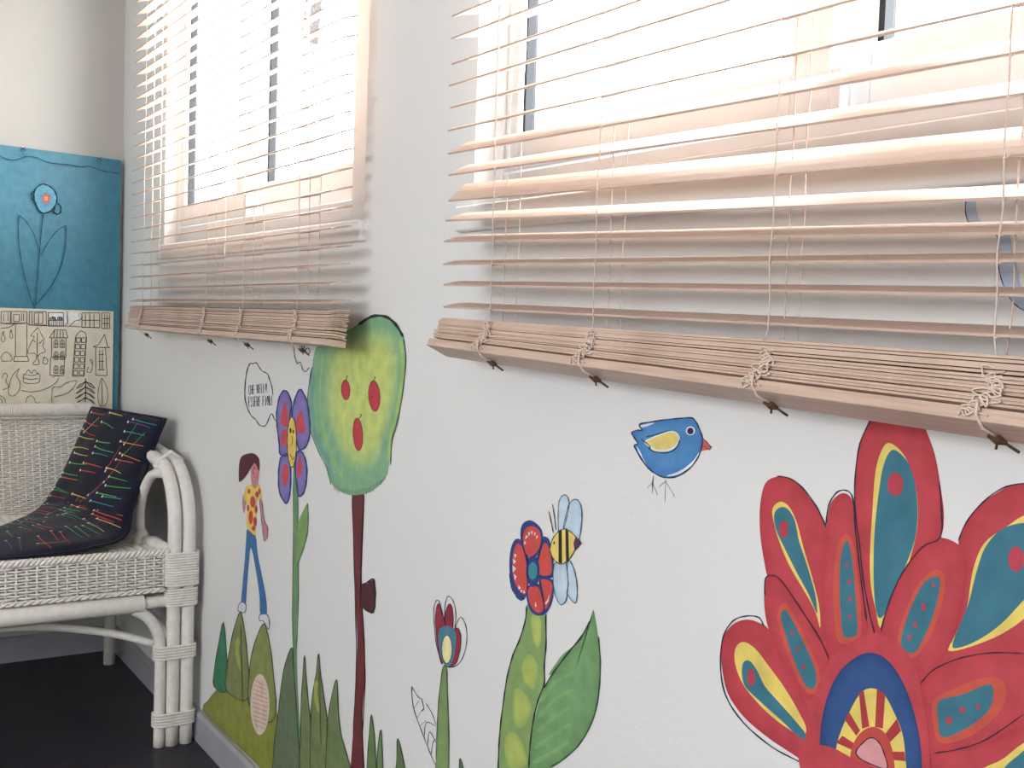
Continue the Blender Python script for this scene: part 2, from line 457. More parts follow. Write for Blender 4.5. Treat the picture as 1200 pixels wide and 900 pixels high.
petal('p', t, [(814,184),(770,195),(710,235),(670,285),(650,335),(660,400),(650,520),(620,600),(570,690),(640,670),(760,630),(860,620),(1000,560),(1040,400),(1000,240),(900,190)],
      yel=[(830,262),(765,298),(715,335),(690,390),(680,440),(670,500),(640,570),(625,605),(680,595),(760,562),(830,510),(920,400),(910,290)],
      teal=[(790,288),(752,305),(715,350),(692,420),(674,490),(636,585),(650,598),(700,578),(755,540),(812,480),(880,400),(880,310),(830,286)],
      dots=[(795,375,20,32)], lay=1, ink=[(650,330),(670,283),(712,232),(770,193),(840,184)])
petal('p', t, [(180,418),(165,435),(163,490),(172,545),(195,600),(225,660),(270,725),(305,705),(326,620),(290,560),(255,500),(215,440)],
      org=[(210,486),(196,515),(206,565),(228,630),(252,685),(278,714),(302,698),(300,650),(272,585),(246,530),(226,495)],
      teal=[(212,502),(205,520),(215,560),(235,620),(255,670),(275,700),(293,690),(290,650),(265,590),(240,540),(222,508)],
      dots=[(233,560,4,6),(248,600,4,6),(262,645,4,7)], lay=5, ink=[(165,470),(166,425),(185,416),(208,432),(255,500),(300,570),(326,625)])
petal('p', t, [(115,527),(80,542),(58,580),(56,640),(70,710),(110,770),(170,822),(230,862),(300,905),(360,900),(300,830),(272,750),(245,690),(205,620),(176,555),(150,535)],
      yel=[(110,583),(90,600),(90,640),(110,690),(150,740),(200,785),(255,818),(268,800),(250,760),(215,700),(175,645),(140,600)],
      teal=[(125,630),(108,640),(112,690),(150,730),(200,775),(255,825),(267,815),(240,780),(200,735),(165,695),(145,655)],
      dots=[(130,672,10,22)], lay=1, ink=[(162,545),(150,522),(118,518),(85,530),(60,570),(53,640),(65,715),(110,785),(180,845),(240,878),(285,900)])
petal('p', t, [(590,858),(680,848),(780,815),(880,760),(1000,800),(1000,980),(560,990),(562,900)],
      yel=[(700,912),(760,878),(812,838),(880,810),(960,900),(960,985),(700,985)],
      teal=[(755,915),(800,868),(860,835),(940,920),(930,985),(755,985)], lay=1)
petal('p', t, [(555,690),(600,645),(680,617),(770,606),(860,620),(920,690),(880,760),(780,815),(680,850),(590,862),(560,800)],
      org=[(588,730),(640,700),(720,672),(768,690),(760,750),(700,808),(640,834),(600,832),(588,790)],
      teal=[(602,732),(660,715),(722,690),(738,700),(734,740),(712,770),(670,800),(612,822),(600,780)],
      dots=[(627,780,8,10),(660,753,7,9),(700,745,5,7)], lay=5, ink=[(555,688),(590,652),(660,622),(740,610),(814,612)])
Paint(F).line([(590,862),(650,852),(720,828),(814,765)], INK, 1.5, 10).build('ink_outline', t)
c = Paint(F).fill([(300,900),(273,830),(275,760),(300,690),(330,630),(370,590),(420,566),(460,566),(505,590),(545,650),(560,720),(575,800),(580,900),(575,985),(440,990),(300,985)], RED, 10).build('flower_heart', t)
Paint(F).fill([(303,850),(308,780),(325,712),(355,655),(400,618),(440,611),(480,635),(515,690),(540,760),(555,830),(560,900),(558,985),(440,990),(305,985)], NAVY, 11, rim=(38, 64, 120), rimw=(.8, .95)).build('arch', c)
q = Paint(F).fill([(343,870),(352,820),(375,765),(405,712),(435,699),(465,715),(490,760),(510,810),(518,870),(518,985),(430,990),(343,985)], YEL, 12)
for r_ in ([(360,818),(345,836),(390,856),(398,842)], [(377,758),(366,778),(395,818),(405,805)], [(402,712),(414,705),(428,795),(410,800)], [(447,700),(468,714),(462,800),(442,796)], [(497,775),(508,806),(476,838),(463,820)], [(516,858),(519,882),(480,878),(478,858)]):
    q.fill(r_, (180, 56, 62), 13, smooth=False)
q.build('sunburst', c)
Paint(F).fill([(378,900),(384,850),(402,815),(432,796),(462,806),(482,840),(492,900),(490,985),(380,985)], (200, 74, 64), 14).build('dome', c)
Paint(F).fill([(395,862),(410,838),(432,823),(452,834),(465,862),(472,900),(455,906),(420,884)], (218, 148, 152), 15).line([(395,862),(410,838),(432,823),(452,834),(465,862),(472,900),(420,884)], (60, 30, 50), 1.3, 16, closed=True).build('dome_core', c)
Paint(F).fill([(260,845),(330,846),(400,882),(470,906),(520,940),(520,985),(300,985),(255,900)], RED, 17).build('lower_band', c)

# --- blue bird
t = mural('painted_bird', 'small painted blue bird with yellow wing and red beak below the wide blind', 'painted bird', (780, 584))
B = TR(720, 460, 6.43)
body = [(190,240),(270,222),(400,203),(500,194),(585,190),(620,225),(650,290),(667,350),(655,430),(620,510),(560,580),(480,630),(400,643),(330,622),(260,572),(205,500),(165,430),(150,397),(180,385),(152,340),(133,302),(180,283),(212,283)]
o = Paint(B).fill(body, (78, 138, 196), 1, n=3, rim=(62, 120, 190)).build('body', t)
Paint(B).fill([(640,450),(600,508),(540,562),(470,602),(395,628),(470,622),(560,572),(620,505)], (222, 226, 236), 2).build('white_patch', o)
Paint(B).fill([(170,405),(200,450),(215,490),(245,540),(215,500),(185,450)], (220, 224, 232), 2).build('white_patch', o)
Paint(B).fill([(205,245),(300,228),(285,240),(210,265)], (215, 222, 230), 2).build('white_patch', o)
Paint(B).fill([(225,372),(275,342),(350,312),(420,290),(470,300),(495,340),(480,390),(440,430),(380,446),(300,440),(268,412)], (232, 232, 226), 2).fill([(240,376),(290,346),(360,318),(425,300),(465,312),(482,345),(468,388),(430,418),(380,432),(310,425),(280,405)], (240, 206, 116), 3).build('wing', o)
Paint(B).fill(ell(575,288,34,34), (222, 226, 236), 2).fill(ell(575,290,24,25), (52, 44, 80), 3).build('eye', o)
Paint(B).fill([(668,342),(700,368),(734,412),(715,430),(655,442),(660,395)], (214, 104, 98), 2, smooth=False).line([(668,342),(734,412),(668,402),(720,432),(735,412)], INK, 1.1, 3, smooth=False).build('beak', t)
Paint(B).line(body, (40, 52, 60), 1.4, 4, closed=True, n=3).line([(205,350),(275,408),(258,418),(300,444),(380,455),(440,440),(480,402),(497,350)], (40, 60, 50), 1.2, 4, n=3).line([(240,335),(330,312),(425,284)], (40, 60, 50), 1.2, 4).build('ink_outline', t)
for L in ([[(297,625),(290,680),(288,760)],[(290,680),(250,718)],[(290,680),(328,772)]], [[(388,655),(384,820)],[(388,668),(340,710)],[(388,668),(458,785)]]):
    p = Paint(B)
    for l in L: p.line(l, INK, 1.1, 3, smooth=False)
    p.build('leg', t)

# --- red five-petal flower
t = mural('painted_flower', 'painted red five-petal flower with thick green stem, under the bee', 'painted flower', (620, 899), 'painted flowers on the wall')
G = TR(460, 660, 3.75)
stem = [(592,180),(585,250),(560,330),(530,400),(505,500),(490,600),(475,720),(468,820),(465,900),(465,990),(605,990),(600,900),(605,800),(620,680),(640,600),(668,530),(668,450),(675,350),(678,260),(672,215)]
o = Paint(G).fill(stem, (136, 166, 100), 1, n=3).build('stem', t)
p = Paint(G)
for r_ in ([(608,235),(650,235),(656,320),(642,372),(620,340)], [(568,450),(602,398),(640,450),(622,552),(580,520)], [(540,550),(590,580),(612,640),(570,725),(530,680)], [(510,740),(560,765),(592,880),(520,905),(492,820)]):
    p.fill(r_, (176, 190, 96), 2, rim=(150, 178, 94))
p.build('stem_patch', o)
Paint(G).line([(592,190),(583,260),(558,340),(530,405),(505,500),(490,600),(475,720),(468,820),(465,920)], (36, 44, 50), 1.6, 3).line([(674,225),(676,350),(668,450),(668,530),(640,605),(620,690),(606,800),(600,900)], (36, 44, 50), 1.6, 3).build('ink_outline', o)
leaf = [(882,205),(870,262),(830,330),(770,400),(710,480),(670,545),(645,610),(625,690),(610,780),(605,860),(605,935),(690,905),(760,860),(830,790),(880,700),(905,610),(914,500),(908,380),(900,290),(890,230)]
o = Paint(G).fill(leaf, (118, 162, 108), 2, n=3, rim=(106, 150, 92)).build('leaf', t)
p = Paint(G).line([(875,245),(830,325),(770,398),(710,478),(668,548)], (52, 62, 56), 2.0, 4).line([(906,320),(914,420),(912,520),(900,620),(870,715),(815,805),(750,862),(695,895)], (60, 76, 70), 1.5, 4)
p.line([(840,340),(760,400),(690,490)], (120, 168, 110), 3.5, 3)
p.build('ink_outline', o)
p = Paint(G)
for k in range(5):
    y = 480+k*75
    p.line([(650-k*8, y+130-k*8), (720, y+40), (800-k*6, y)], (128, 172, 106), 5, 3)
p.build('leaf_vein', o)
A = TR(570, 560, 4.5)
NV, RD = (52, 66, 132), (214, 78, 72)
PET = [([(240,225),(200,235),(182,275),(185,340),(200,400),(222,440),(255,430),(290,370),(300,310),(285,260)], [(240,255),(210,267),(195,310),(200,360),(220,420),(245,412),(275,380),(291,330),(285,285),(265,262)]),
       ([(165,320),(140,345),(125,410),(125,500),(140,580),(170,630),(195,645),(212,620),(219,560),(221,480),(210,400),(195,340)], [(166,345),(146,390),(139,460),(146,530),(167,580),(200,614),(214,590),(217,500),(207,420),(190,365)]),
       ([(300,310),(330,320),(345,370),(356,440),(354,522),(280,524),(262,460),(278,400),(292,340)], [(305,345),(330,360),(343,420),(344,506),(285,510),(277,460),(287,400)]),
       ([(280,522),(352,538),(357,600),(347,660),(322,708),(292,722),(296,650)], [(287,538),(344,550),(346,610),(328,672),(310,690),(301,620)]),
       ([(215,575),(215,640),(235,700),(270,726),(308,716),(318,680),(300,610),(280,560)], [(226,580),(226,640),(246,690),(280,712),(303,690),(298,640),(274,575)])]
for a, b in PET:
    o = Paint(A).fill(a, NV, 5).build('petal', t)
    p = Paint(A).fill(b, RD, 6); 
    p.build('petal_face', o)
teeth = Paint(A)
for tr3 in ([(212,300),(222,310),(206,325)], [(222,285),(234,288),(226,310)], [(238,280),(248,282),(242,302)], [(255,285),(264,292),(254,308)], [(268,300),(276,310),(264,322)], [(205,330),(212,345),(200,352)],
            [(150,400),(162,405),(152,425)], [(142,425),(160,440),(146,455)], [(140,460),(160,478),(142,500)], [(148,505),(162,520),(152,540)], [(172,565),(184,580),(172,590)], [(182,590),(194,595),(186,606)], [(200,590),(208,605),(198,608)],
            [(335,610),(330,650),(318,668),(312,660),(326,640)], [(262,650),(268,680),(258,676)]):
    teeth.fill(tr3, (236, 220, 220), 7, smooth=False)
teeth.build('white_teeth', t)
o = Paint(A).fill(ell(248,492,36,82), NV, 8).build('flower_heart', t)
Paint(A).fill(ell(248,490,24,46), (62, 140, 148), 9).build('heart_core', o)
Paint(A).line([(190,290),(200,380),(225,440)], (36, 40, 80), 1.2, 8).line([(300,320),(285,390),(265,430)], (36, 40, 80), 1.2, 8).line([(215,400),(222,480),(218,600)], (36, 40, 80), 1.3, 8).line([(280,522),(350,522)], (36, 40, 90), 2, 8).line([(285,540),(300,620),(310,700)], (36, 40, 80), 1.6, 8).line([(126,500),(135,575),(165,630),(190,648)], (36, 60, 100), 1.3, 8).build('ink_outline', t)

# --- bee
t = mural('painted_bee', 'small painted yellow and black striped bee with pale blue wings', 'painted bee', (660, 660))
for wpts in ([(410,90),(388,120),(382,190),(385,285),(410,270),(430,200),(440,140),(432,100)], [(470,112),(440,140),(420,210),(412,270),(450,285),(490,325),(505,240),(507,180),(495,130)], [(365,450),(355,520),(362,600),(380,650),(400,668),(425,640),(435,560),(430,490),(420,445),(395,450)], [(440,435),(430,480),(437,560),(430,610),(470,660),(482,620),(480,550),(465,480)]):
    o = Paint(A).fill(wpts, (196, 214, 228), 10, rim=(160, 192, 216)).build('wing', t)
    Paint(A).line(wpts, (60, 72, 88), 0.9, 11, closed=True).build('ink_outline', o)
bb_ = [(340,370),(355,320),(385,282),(420,268),(450,285),(480,315),(500,345),(470,382),(440,430),(400,455),(365,435),(345,400)]
o = Paint(A).fill(bb_, (240, 205, 104), 12).build('body', t)
Paint(A).fill([(385,283),(402,273),(404,454),(385,446)], (44, 44, 40), 13, smooth=False).fill([(421,270),(437,278),(440,428),(424,444)], (44, 44, 40), 13, smooth=False).build('stripe', o)
Paint(A).fill([(474,312),(507,345),(470,380),(464,345)], (88, 56, 84), 13, smooth=False).build('stinger', o)
Paint(A).fill(ell(362,343,4,8), (30, 30, 40), 13).build('eye', o)
Paint(A).line(bb_, (44, 40, 52), 1.0, 14, closed=True).build('ink_outline', o)
for l in ([(357,290),(345,230),(333,176)], [(371,276),(362,200),(352,138)]):
    Paint(A).line(l, INK, 1.0, 13).build('antenna', t)

# --- small tulip
t = mural('painted_flower', 'small painted tulip with dark red petals and cream heart on thin stem', 'painted flower', (517, 899), 'painted flowers on the wall')
Paint(G).fill([(222,455),(240,455),(243,600),(248,720),(249,900),(245,990),(190,990),(192,850),(198,700),(205,580),(214,500)], (132, 158, 100), 1, rim=(110, 140, 80)).line([(240,455),(244,600),(249,740),(249,900)], (60, 70, 60), 1.1, 2).line([(222,455),(206,580),(198,700),(192,860)], (70, 80, 64), 1.0, 2).build('stem', t)
for a in ([(200,180),(190,230),(194,310),(205,400),(222,440),(238,300),(226,240),(212,190)], [(250,180),(235,215),(233,290),(262,305),(268,240),(262,190)], [(285,285),(300,310),(300,370),(285,430),(262,455),(245,450),(260,380),(266,300)]):
    Paint(G).fill(a, (156, 48, 66), 2).line(a, (70, 30, 50), .8, 3, closed=True).build('petal', t)
o = Paint(G).fill([(235,275),(208,290),(204,340),(214,410),(240,455),(266,430),(278,370),(280,310),(262,282)], (74, 128, 156), 4).build('flower_heart', t)
Paint(G).fill(ell(241,378,23,62), (232, 222, 160), 5).line(ell(241,378,23,62), (60, 70, 60), .9, 6, closed=True).build('heart_core', o)
Paint(G).line([(218,440),(195,360),(185,270),(183,200),(196,163),(210,175),(220,230)], INK, .8, 5).line([(230,260),(232,190),(245,146),(268,165),(280,225),(275,290)], INK, .8, 5).line([(275,290),(290,250),(305,238),(325,280),(327,350),(307,420),(270,456),(225,448)], INK, .8, 5).build('ink_outline', t)
p = Paint(G)
for l in ([(85,540),(92,630),(130,740),(165,830),(192,890)], [(85,540),(112,585),(135,600)], [(148,615),(175,660),(192,710)], [(95,640),(118,602)], [(108,680),(135,640)], [(122,715),(150,690)], [(140,760),(150,700),(190,715)], [(155,800),(165,740),(192,790)], [(172,840),(178,790),(192,770)], [(130,600),(138,640),(125,650)]):
    p.line(l, (70, 74, 96), .9, 2)
p.build('leaf', t, 'leaf drawn in thin ink lines')

# --- green tree
t = mural('painted_tree', 'painted round-topped green tree with red fruit and thin brown trunk', 'painted tree', (419, 899))
crown = [(372,405),(365,440),(362,480),(368,515),(380,540),(386,562),(395,573),(410,580),(430,578),(442,571),(452,560),(456,545),(459,520),(466,500),(470,475),(475,440),(475,410),(470,390),(460,376),(445,371),(430,372),(415,383),(395,393)]
o = Paint().fill(crown, (130, 180, 138), 1).build('crown', t)
Paint().fill([(386,404),(380,440),(379,480),(388,512),(400,540),(412,553),(430,554),(444,544),(451,520),(458,498),(465,470),(469,440),(469,408),(462,391),(448,382),(430,384),(410,392)], (198, 212, 116), 2, rim=(130, 180, 138), rimw=(.66, .86)).build('crown_light', o)
p = Paint().line([(367,430),(365,480),(372,515),(384,540),(390,560)], (116, 166, 150), 5, 3).line([(379,415),(375,465),(381,510),(393,542),(402,560)], (150, 190, 124), 3, 3).line([(395,569),(412,576),(430,574),(445,565),(454,551)], (138, 182, 142), 5, 3).line([(470,398),(472,430),(468,470),(460,505),(455,540)], (164, 198, 112), 4, 3)
p.line([(420,381),(436,371),(452,371),(464,380),(473,395)], (44, 60, 58), 3.2, 4).line([(473,395),(476,420),(473,455),(467,490),(460,515),(458,545)], (70, 90, 74), 1.3, 3).line([(366,430),(361,465),(363,500),(374,530),(384,550),(388,568)], (84, 120, 110), 1.1, 3)
rnd = random.Random(5)
for k in range(26):
    x = 392+k*2.4; y = 574-0.012*(x-415)**2
    p.line([(x, y), (x+rnd.uniform(-2, 2), y+rnd.uniform(4, 8))], (112, 160, 132), 1.2, 3)
p.build('brush_strokes', o)
tr_ = [(413,577),(427,577),(424,620),(423,680),(426,740),(428,790),(425,840),(426,900),(428,940),(410,940),(413,880),(416,820),(419,760),(417,700),(415,640)]
o = Paint().fill(tr_, (116, 52, 56), 0, rim=(104, 44, 52)).line([(427,580),(424,640),(424,690),(427,750),(428,800),(425,860)], (60, 24, 40), 1.1, 2).line([(413,580),(415,650),(417,720),(418,780),(414,860)], (60, 24, 40), 1.1, 2).build('trunk', t)
Paint().fill([(424,686),(431,684),(438,680),(440,690),(440,708),(437,717),(428,713),(423,712)], (88, 44, 50), 2).line([(424,686),(432,682),(438,679),(440,695),(439,712),(436,718),(427,713)], (40, 46, 52), 2.2, 3).build('branch_stub', o)
for e, st in ((ell(405.5,457,5,11.5,-.05), [(406,446),(407,442),(408,440)]), (ell(439,464,6.6,18,-.06), [(438,446),(440,443),(439,441)]), (ell(419.8,509,5.6,19,-.06), [(421,490),(424,487),(422,485)])):
    o = Paint().fill(e, (200, 58, 74), 3).line(e, (120, 40, 50), .8, 4, closed=True).build('fruit', t)
    Paint().line(st, (70, 70, 50), 1.0, 4).build('fruit_stalk', o)

# --- purple butterfly-like flower
t = mural('painted_flower', 'tall painted purple flower with yellow smiling heart beside the green tree', 'painted flower', (345, 890), 'painted flowers on the wall')
V = TR(230, 400, 4.444)
VP_ = [([(460,255),(435,290),(420,370),(422,440),(432,520),(440,590),(482,585),(488,470),(490,390),(498,330),(485,280)], [[(462,320),(445,380),(444,430),(475,442),(480,380),(470,335)], [(455,460),(440,500),(450,545),(478,522),(475,470)]]),
       ([(540,250),(515,300),(500,380),(505,440),(525,520),(540,565),(575,545),(593,480),(592,400),(580,320),(560,270)], [[(545,360),(522,410),(525,470),(565,475),(565,430),(555,380)]]),
       ([(445,600),(432,660),(430,740),(440,800),(470,845),(488,800),(494,720),(492,650),(480,590)], [[(460,640),(445,700),(460,755),(480,720),(482,660)]]),
       ([(525,580),(518,650),(522,730),(535,805),(560,790),(575,730),(578,660),(565,600),(545,572)], [[(540,600),(525,650),(530,712),(552,680),(550,620)]])]
for a, bs in VP_:
    o = Paint(V).fill(a, (134, 118, 186), 2, rim=(110, 100, 176)).line(a, (52, 62, 116), 1.5, 4, closed=True).build('petal', t)
    p = Paint(V)
    for b in bs: p.fill(b, (208, 74, 86), 3)
    p.build('petal_marking', o)
o = Paint(V).fill(ell(500,525,24,132), (242, 200, 92), 5).line(ell(500,525,24,132), (80, 60, 80), 1.0, 6, closed=True).build('flower_heart', t)
Paint(V).fill(ell(493,465,5,14), (60, 40, 40), 6).fill(ell(508,470,4,10), (60, 40, 40), 6).line([(500,490),(504,520),(497,545)], (90, 60, 40), .8, 6).line([(490,585),(505,615),(512,600)], (90, 60, 40), .9, 6).build('face', o)
Paint().fill([(344,549),(348.5,549),(349,600),(350,680),(348,740),(349,800),(353,870),(355,930),(349,930),(347,850),(344,760),(343,700),(344,620)], (110, 152, 104), 1).line([(344,560),(344,640),(343,720),(345,790)], (60, 84, 70), .9, 2).line([(349,560),(350,640),(350,700),(348,760)], (60, 84, 70), .8, 2).build('stem', t)
L2 = TR(220, 500, 3.46)
Paint(L2).fill([(488,310),(470,340),(452,380),(443,440),(443,565),(465,510),(485,440),(490,370)], (128, 164, 96), 2).line([(443,565),(465,510),(485,440),(490,370),(488,310)], (60, 84, 64), .9, 3).build('leaf', t)

# --- painted person
t = mural('painted_person', 'painted person with brown hair, yellow spotted shirt and blue jeans striding over grass', 'painted figure', (297, 737))
Paint(L2).fill([(243,415),(275,440),(285,520),(305,620),(318,690),(321,765),(295,760),(292,690),(280,600),(258,490),(248,560),(240,660),(235,722),(218,714),(222,650),(232,540),(238,450)], (58, 112, 168), 1, n=3).build('jeans', t)
Paint(L2).fill([(292,290),(300,380),(305,420),(310,465),(325,450),(325,410),(312,380),(302,300)], (196, 130, 136), 1).line([(292,290),(300,380),(305,420),(310,465)], (90, 60, 70), .7, 3).line([(302,300),(312,380),(326,410),(324,452)], (90, 60, 70), .7, 3).build('arm', t)
Paint(L2).fill([(227,275),(222,310),(229,352),(235,322),(240,300)], (196, 140, 130), 1).build('arm', t)
o = Paint(L2).fill([(240,240),(228,290),(240,312),(240,400),(245,415),(275,441),(278,400),(283,300),(299,290),(295,240),(280,235)], (240, 200, 88), 2, n=3).build('shirt', t)
p = Paint(L2)
for e in ((265,305,11,24), (257,368,9,28), (274,385,7,20), (282,275,7,12), (250,262,6,10), (268,412,7,10), (246,330,5,14), (278,335,6,16), (292,262,5,12)): p.fill(ell(*e), (200, 66, 66), 3)
p.build('shirt_spots', o)
o = Paint(L2).fill([(262,148),(257,190),(262,235),(274,250),(285,235),(291,180),(287,150)], (206, 128, 136), 3).build('head', t)
Paint(L2).line([(273,160),(266,185),(272,195)], (110, 50, 60), .8, 4).line([(268,205),(284,208)], (150, 50, 60), .9, 4).line([(280,172),(288,172)], (70, 40, 50), .8, 4).build('face', o)
Paint(L2).fill([(250,108),(220,120),(210,150),(208,190),(210,224),(228,212),(248,185),(262,160),(275,148),(290,180),(293,150),(288,126),(272,110)], (94, 42, 50), 4, n=3).build('hair', o)
for a in ([(215,712),(205,745),(232,753),(237,722)], [(295,762),(292,785),(310,790),(328,822),(333,790),(323,762)]):
    Paint(L2).fill(a, (214, 214, 222), 2).line(a, (70, 60, 90), .8, 3, closed=True).build('shoe', t)

# --- painted grass along the foot of the wall
t = mural('painted_grass', 'painted clump of pointed green grass blades along the foot of the wall', 'painted grass', (330, 897))
Q = TR(220, 700, 4.5)
GR = (112, 132, 74)
def bb_clip(p): return p
Paint(Q).fill([(78,596),(110,540),(150,490),(210,450),(330,520),(470,600),(480,780),(478,990),(440,960),(330,848),(200,722)], (146, 152, 66), 0, n=2, rim=(126, 136, 60)).build('meadow', t)
BL = [([(190,130),(165,240),(142,380),(140,470),(200,500),(212,400),(205,280)], (58, 132, 92), 1),
      ([(278,75),(250,150),(225,260),(208,380),(205,490),(300,545),(330,480),(320,350),(305,200),(290,110)], (134, 142, 84), 2),
      ([(402,138),(365,210),(335,320),(326,420),(325,560),(420,660),(468,600),(455,420),(440,280),(420,180)], (140, 148, 82), 3),
      ([(553,265),(525,320),(500,430),(480,600),(460,760),(450,900),(450,990),(592,990),(582,700),(570,500),(558,350)], (106, 124, 92), 4),
      ([(618,308),(608,430),(600,560),(598,700),(595,990),(660,990),(655,700),(640,570),(628,440)], (118, 134, 88), 5),
      ([(692,298),(680,400),(660,520),(652,650),(655,990),(748,990),(742,700),(725,550),(705,420)], (120, 134, 84), 6),
      ([(787,433),(762,520),(745,620),(738,720),(740,990),(872,990),(850,860),(815,740),(800,640),(795,540)], (116, 134, 88), 7),
      ([(972,618),(960,720),(950,850),(948,990),(995,990),(990,780)], (106, 134, 78), 4),
      ([(1022,698),(1006,780),(1000,900),(1002,990),(1034,990),(1030,860)], (112, 146, 92), 5),
      ([(1110,743),(1105,850),(1100,990),(1155,990),(1140,860)], (104, 128, 78), 4),
      ([(1439,848),(1434,900),(1434,990),(1462,990),(1455,900)], (104, 124, 84), 4)]
for a, c_, ly in BL:
    o = Paint(Q).fill(a, c_, ly, n=3).line(a, (62, 72, 58), 1.0, ly+1, closed=True, n=3).build('grass_blade', t)
    if a[0] == (402,138):
        e = Paint(Q).fill(ell(383,565,50,160), (222, 202, 184), ly+2)
        for k in range(11):
            yy = 450+k*23
            hw = 40*math.sqrt(max(0.05, 1-((yy-565)/150)**2))
            e.line([(383-hw, yy-12), (383+hw, yy+14)], (206, 136, 110), 1.7, ly+3, smooth=False)
        e.build('striped_egg', o)
    elif ly in (2, 3, 6):
        xm = a[0][0]; p = Paint(Q)
        p.line([(xm+3, a[0][1]+60), (xm+8, a[0][1]+260), (xm+14, a[0][1]+480)], (84, 96, 58), 1.6, ly+2)
        p.line([(xm-12, a[0][1]+140), (xm-14, a[0][1]+230), (xm+6, a[0][1]+310)], (168, 172, 84), 4, ly+1)
        p.build('blade_vein', o)

# --- speech bubbles with hand lettering
FONT = {'C': [[(1,.9),(.5,1),(0,.6),(.1,.1),(.6,0),(1,.12)]], 'H': [[(0,1),(0,0)],[(1,1),(1,0)],[(0,.5),(1,.5)]], 'E': [[(1,1),(0,1),(0,0),(1,0)],[(0,.5),(.8,.5)]],
        'B': [[(0,0),(0,1),(.8,.85),(.7,.55),(0,.5)],[(.0,.5),(1,.35),(.8,.05),(0,0)]], 'L': [[(0,1),(0,0),(.9,0)]], 'O': [[(.5,1),(0,.5),(.5,0),(1,.5),(.5,1)]],
        'S': [[(1,.9),(.4,1),(.1,.75),(.9,.35),(.6,0),(0,.1)]], 'R': [[(0,0),(0,1),(.9,.8),(.7,.5),(0,.45)],[(.3,.45),(1,0)]], 'F': [[(0,0),(0,1),(1,1)],[(0,.5),(.7,.5)]],
        'I': [[(.5,1),(.5,0)]], 'N': [[(0,0),(0,1),(1,0),(1,1)]], 'A': [[(0,0),(.5,1),(1,0)],[(.2,.4),(.8,.4)]], 'T': [[(.5,0),(.5,1)],[(0,1),(1,1)]], 'U': [[(0,1),(.1,.1),(.5,0),(.9,.1),(1,1)]]}
def lettering(p, text, x0, y0, x1, y1, hgt, c, wpx, lay, fnt=FONT):
    n = len(text); adv = (x1-x0)/n
    for k, ch in enumerate(text):
        if ch == ' ': continue
        bx = x0+k*adv; by = y0+(y1-y0)*k/n
        for st in fnt[ch]:
            p.line([(bx+a*adv*.72, by-b*hgt) for a, b in st], c, wpx, lay, smooth=False, taper=False)
S = TR(280, 410, 9)
t = mural('speech_bubble', 'painted speech bubble with two lines of lettering beside the purple flower', 'speech bubble', (308, 499), 'painted speech bubbles')
Paint(S).line([(400,748),(378,733),(345,670),(300,770),(270,805),(215,790),(180,735),(130,690),(95,620),(68,520),(65,400),(80,260),(100,180),(125,140),(150,148),(185,135),(215,180),(250,225),(300,250),(325,310),(350,390),(362,480)], (58, 60, 70), 1.1, 1, n=3).build('outline', t)
p = Paint(S); lettering(p, 'CHE BELLO', 105, 470, 305, 445, 95, (66, 62, 76), .6, 1); p.build('lettering', t)
p = Paint(S); lettering(p, 'ESSERE FIORI', 105, 600, 362, 585, 105, (66, 62, 76), .6, 1); p.build('lettering', t)
t = mural('speech_bubble', 'painted speech bubble half hidden by the corner blind, above the purple flower', 'speech bubble', (357, 435), 'painted speech bubbles')
Paint(S).line([(560,-170),(570,-90),(583,0),(592,70),(620,145),(650,130),(680,215),(712,225),(745,185)], (66, 68, 80), 1.0, 1).build('outline', t)
p = Paint(S)
p.line([(640,-60),(655,-10)], (66,62,76), .9, 1).line([(665,-50),(672,5),(690,-45),(705,15)], (66,62,76), .9, 1).line([(725,-20),(705,10),(730,40),(752,25),(745,-10),(725,-20)], (66,62,76), .9, 1)
p.build('lettering', t)

# --- blue cloud behind the wide blind
t = mural('painted_cloud', 'pale blue painted cloud edge on the wall behind the wide blind', 'painted cloud', (1190, 364))
U = TR(1050, 180, 4.5)
ce = [(470,20),(430,70),(410,112),(385,180),(370,260),(372,325),(400,390),(450,415),(510,415),(540,450),(540,560),(552,640),(580,720),(625,790),(690,830),(800,840)]
ci = [(840,790),(720,770),(660,700),(640,600),(610,500),(600,420),(540,380),(470,370),(430,320),(425,240),(432,180),(440,130),(470,90),(500,40)]
Paint(U).fill(ce+ci, (176, 196, 224), 1, n=3).build('cloud_shading', t)
Paint(U).line(ce, (54, 64, 110), 1.3, 2).build('ink_outline', t)

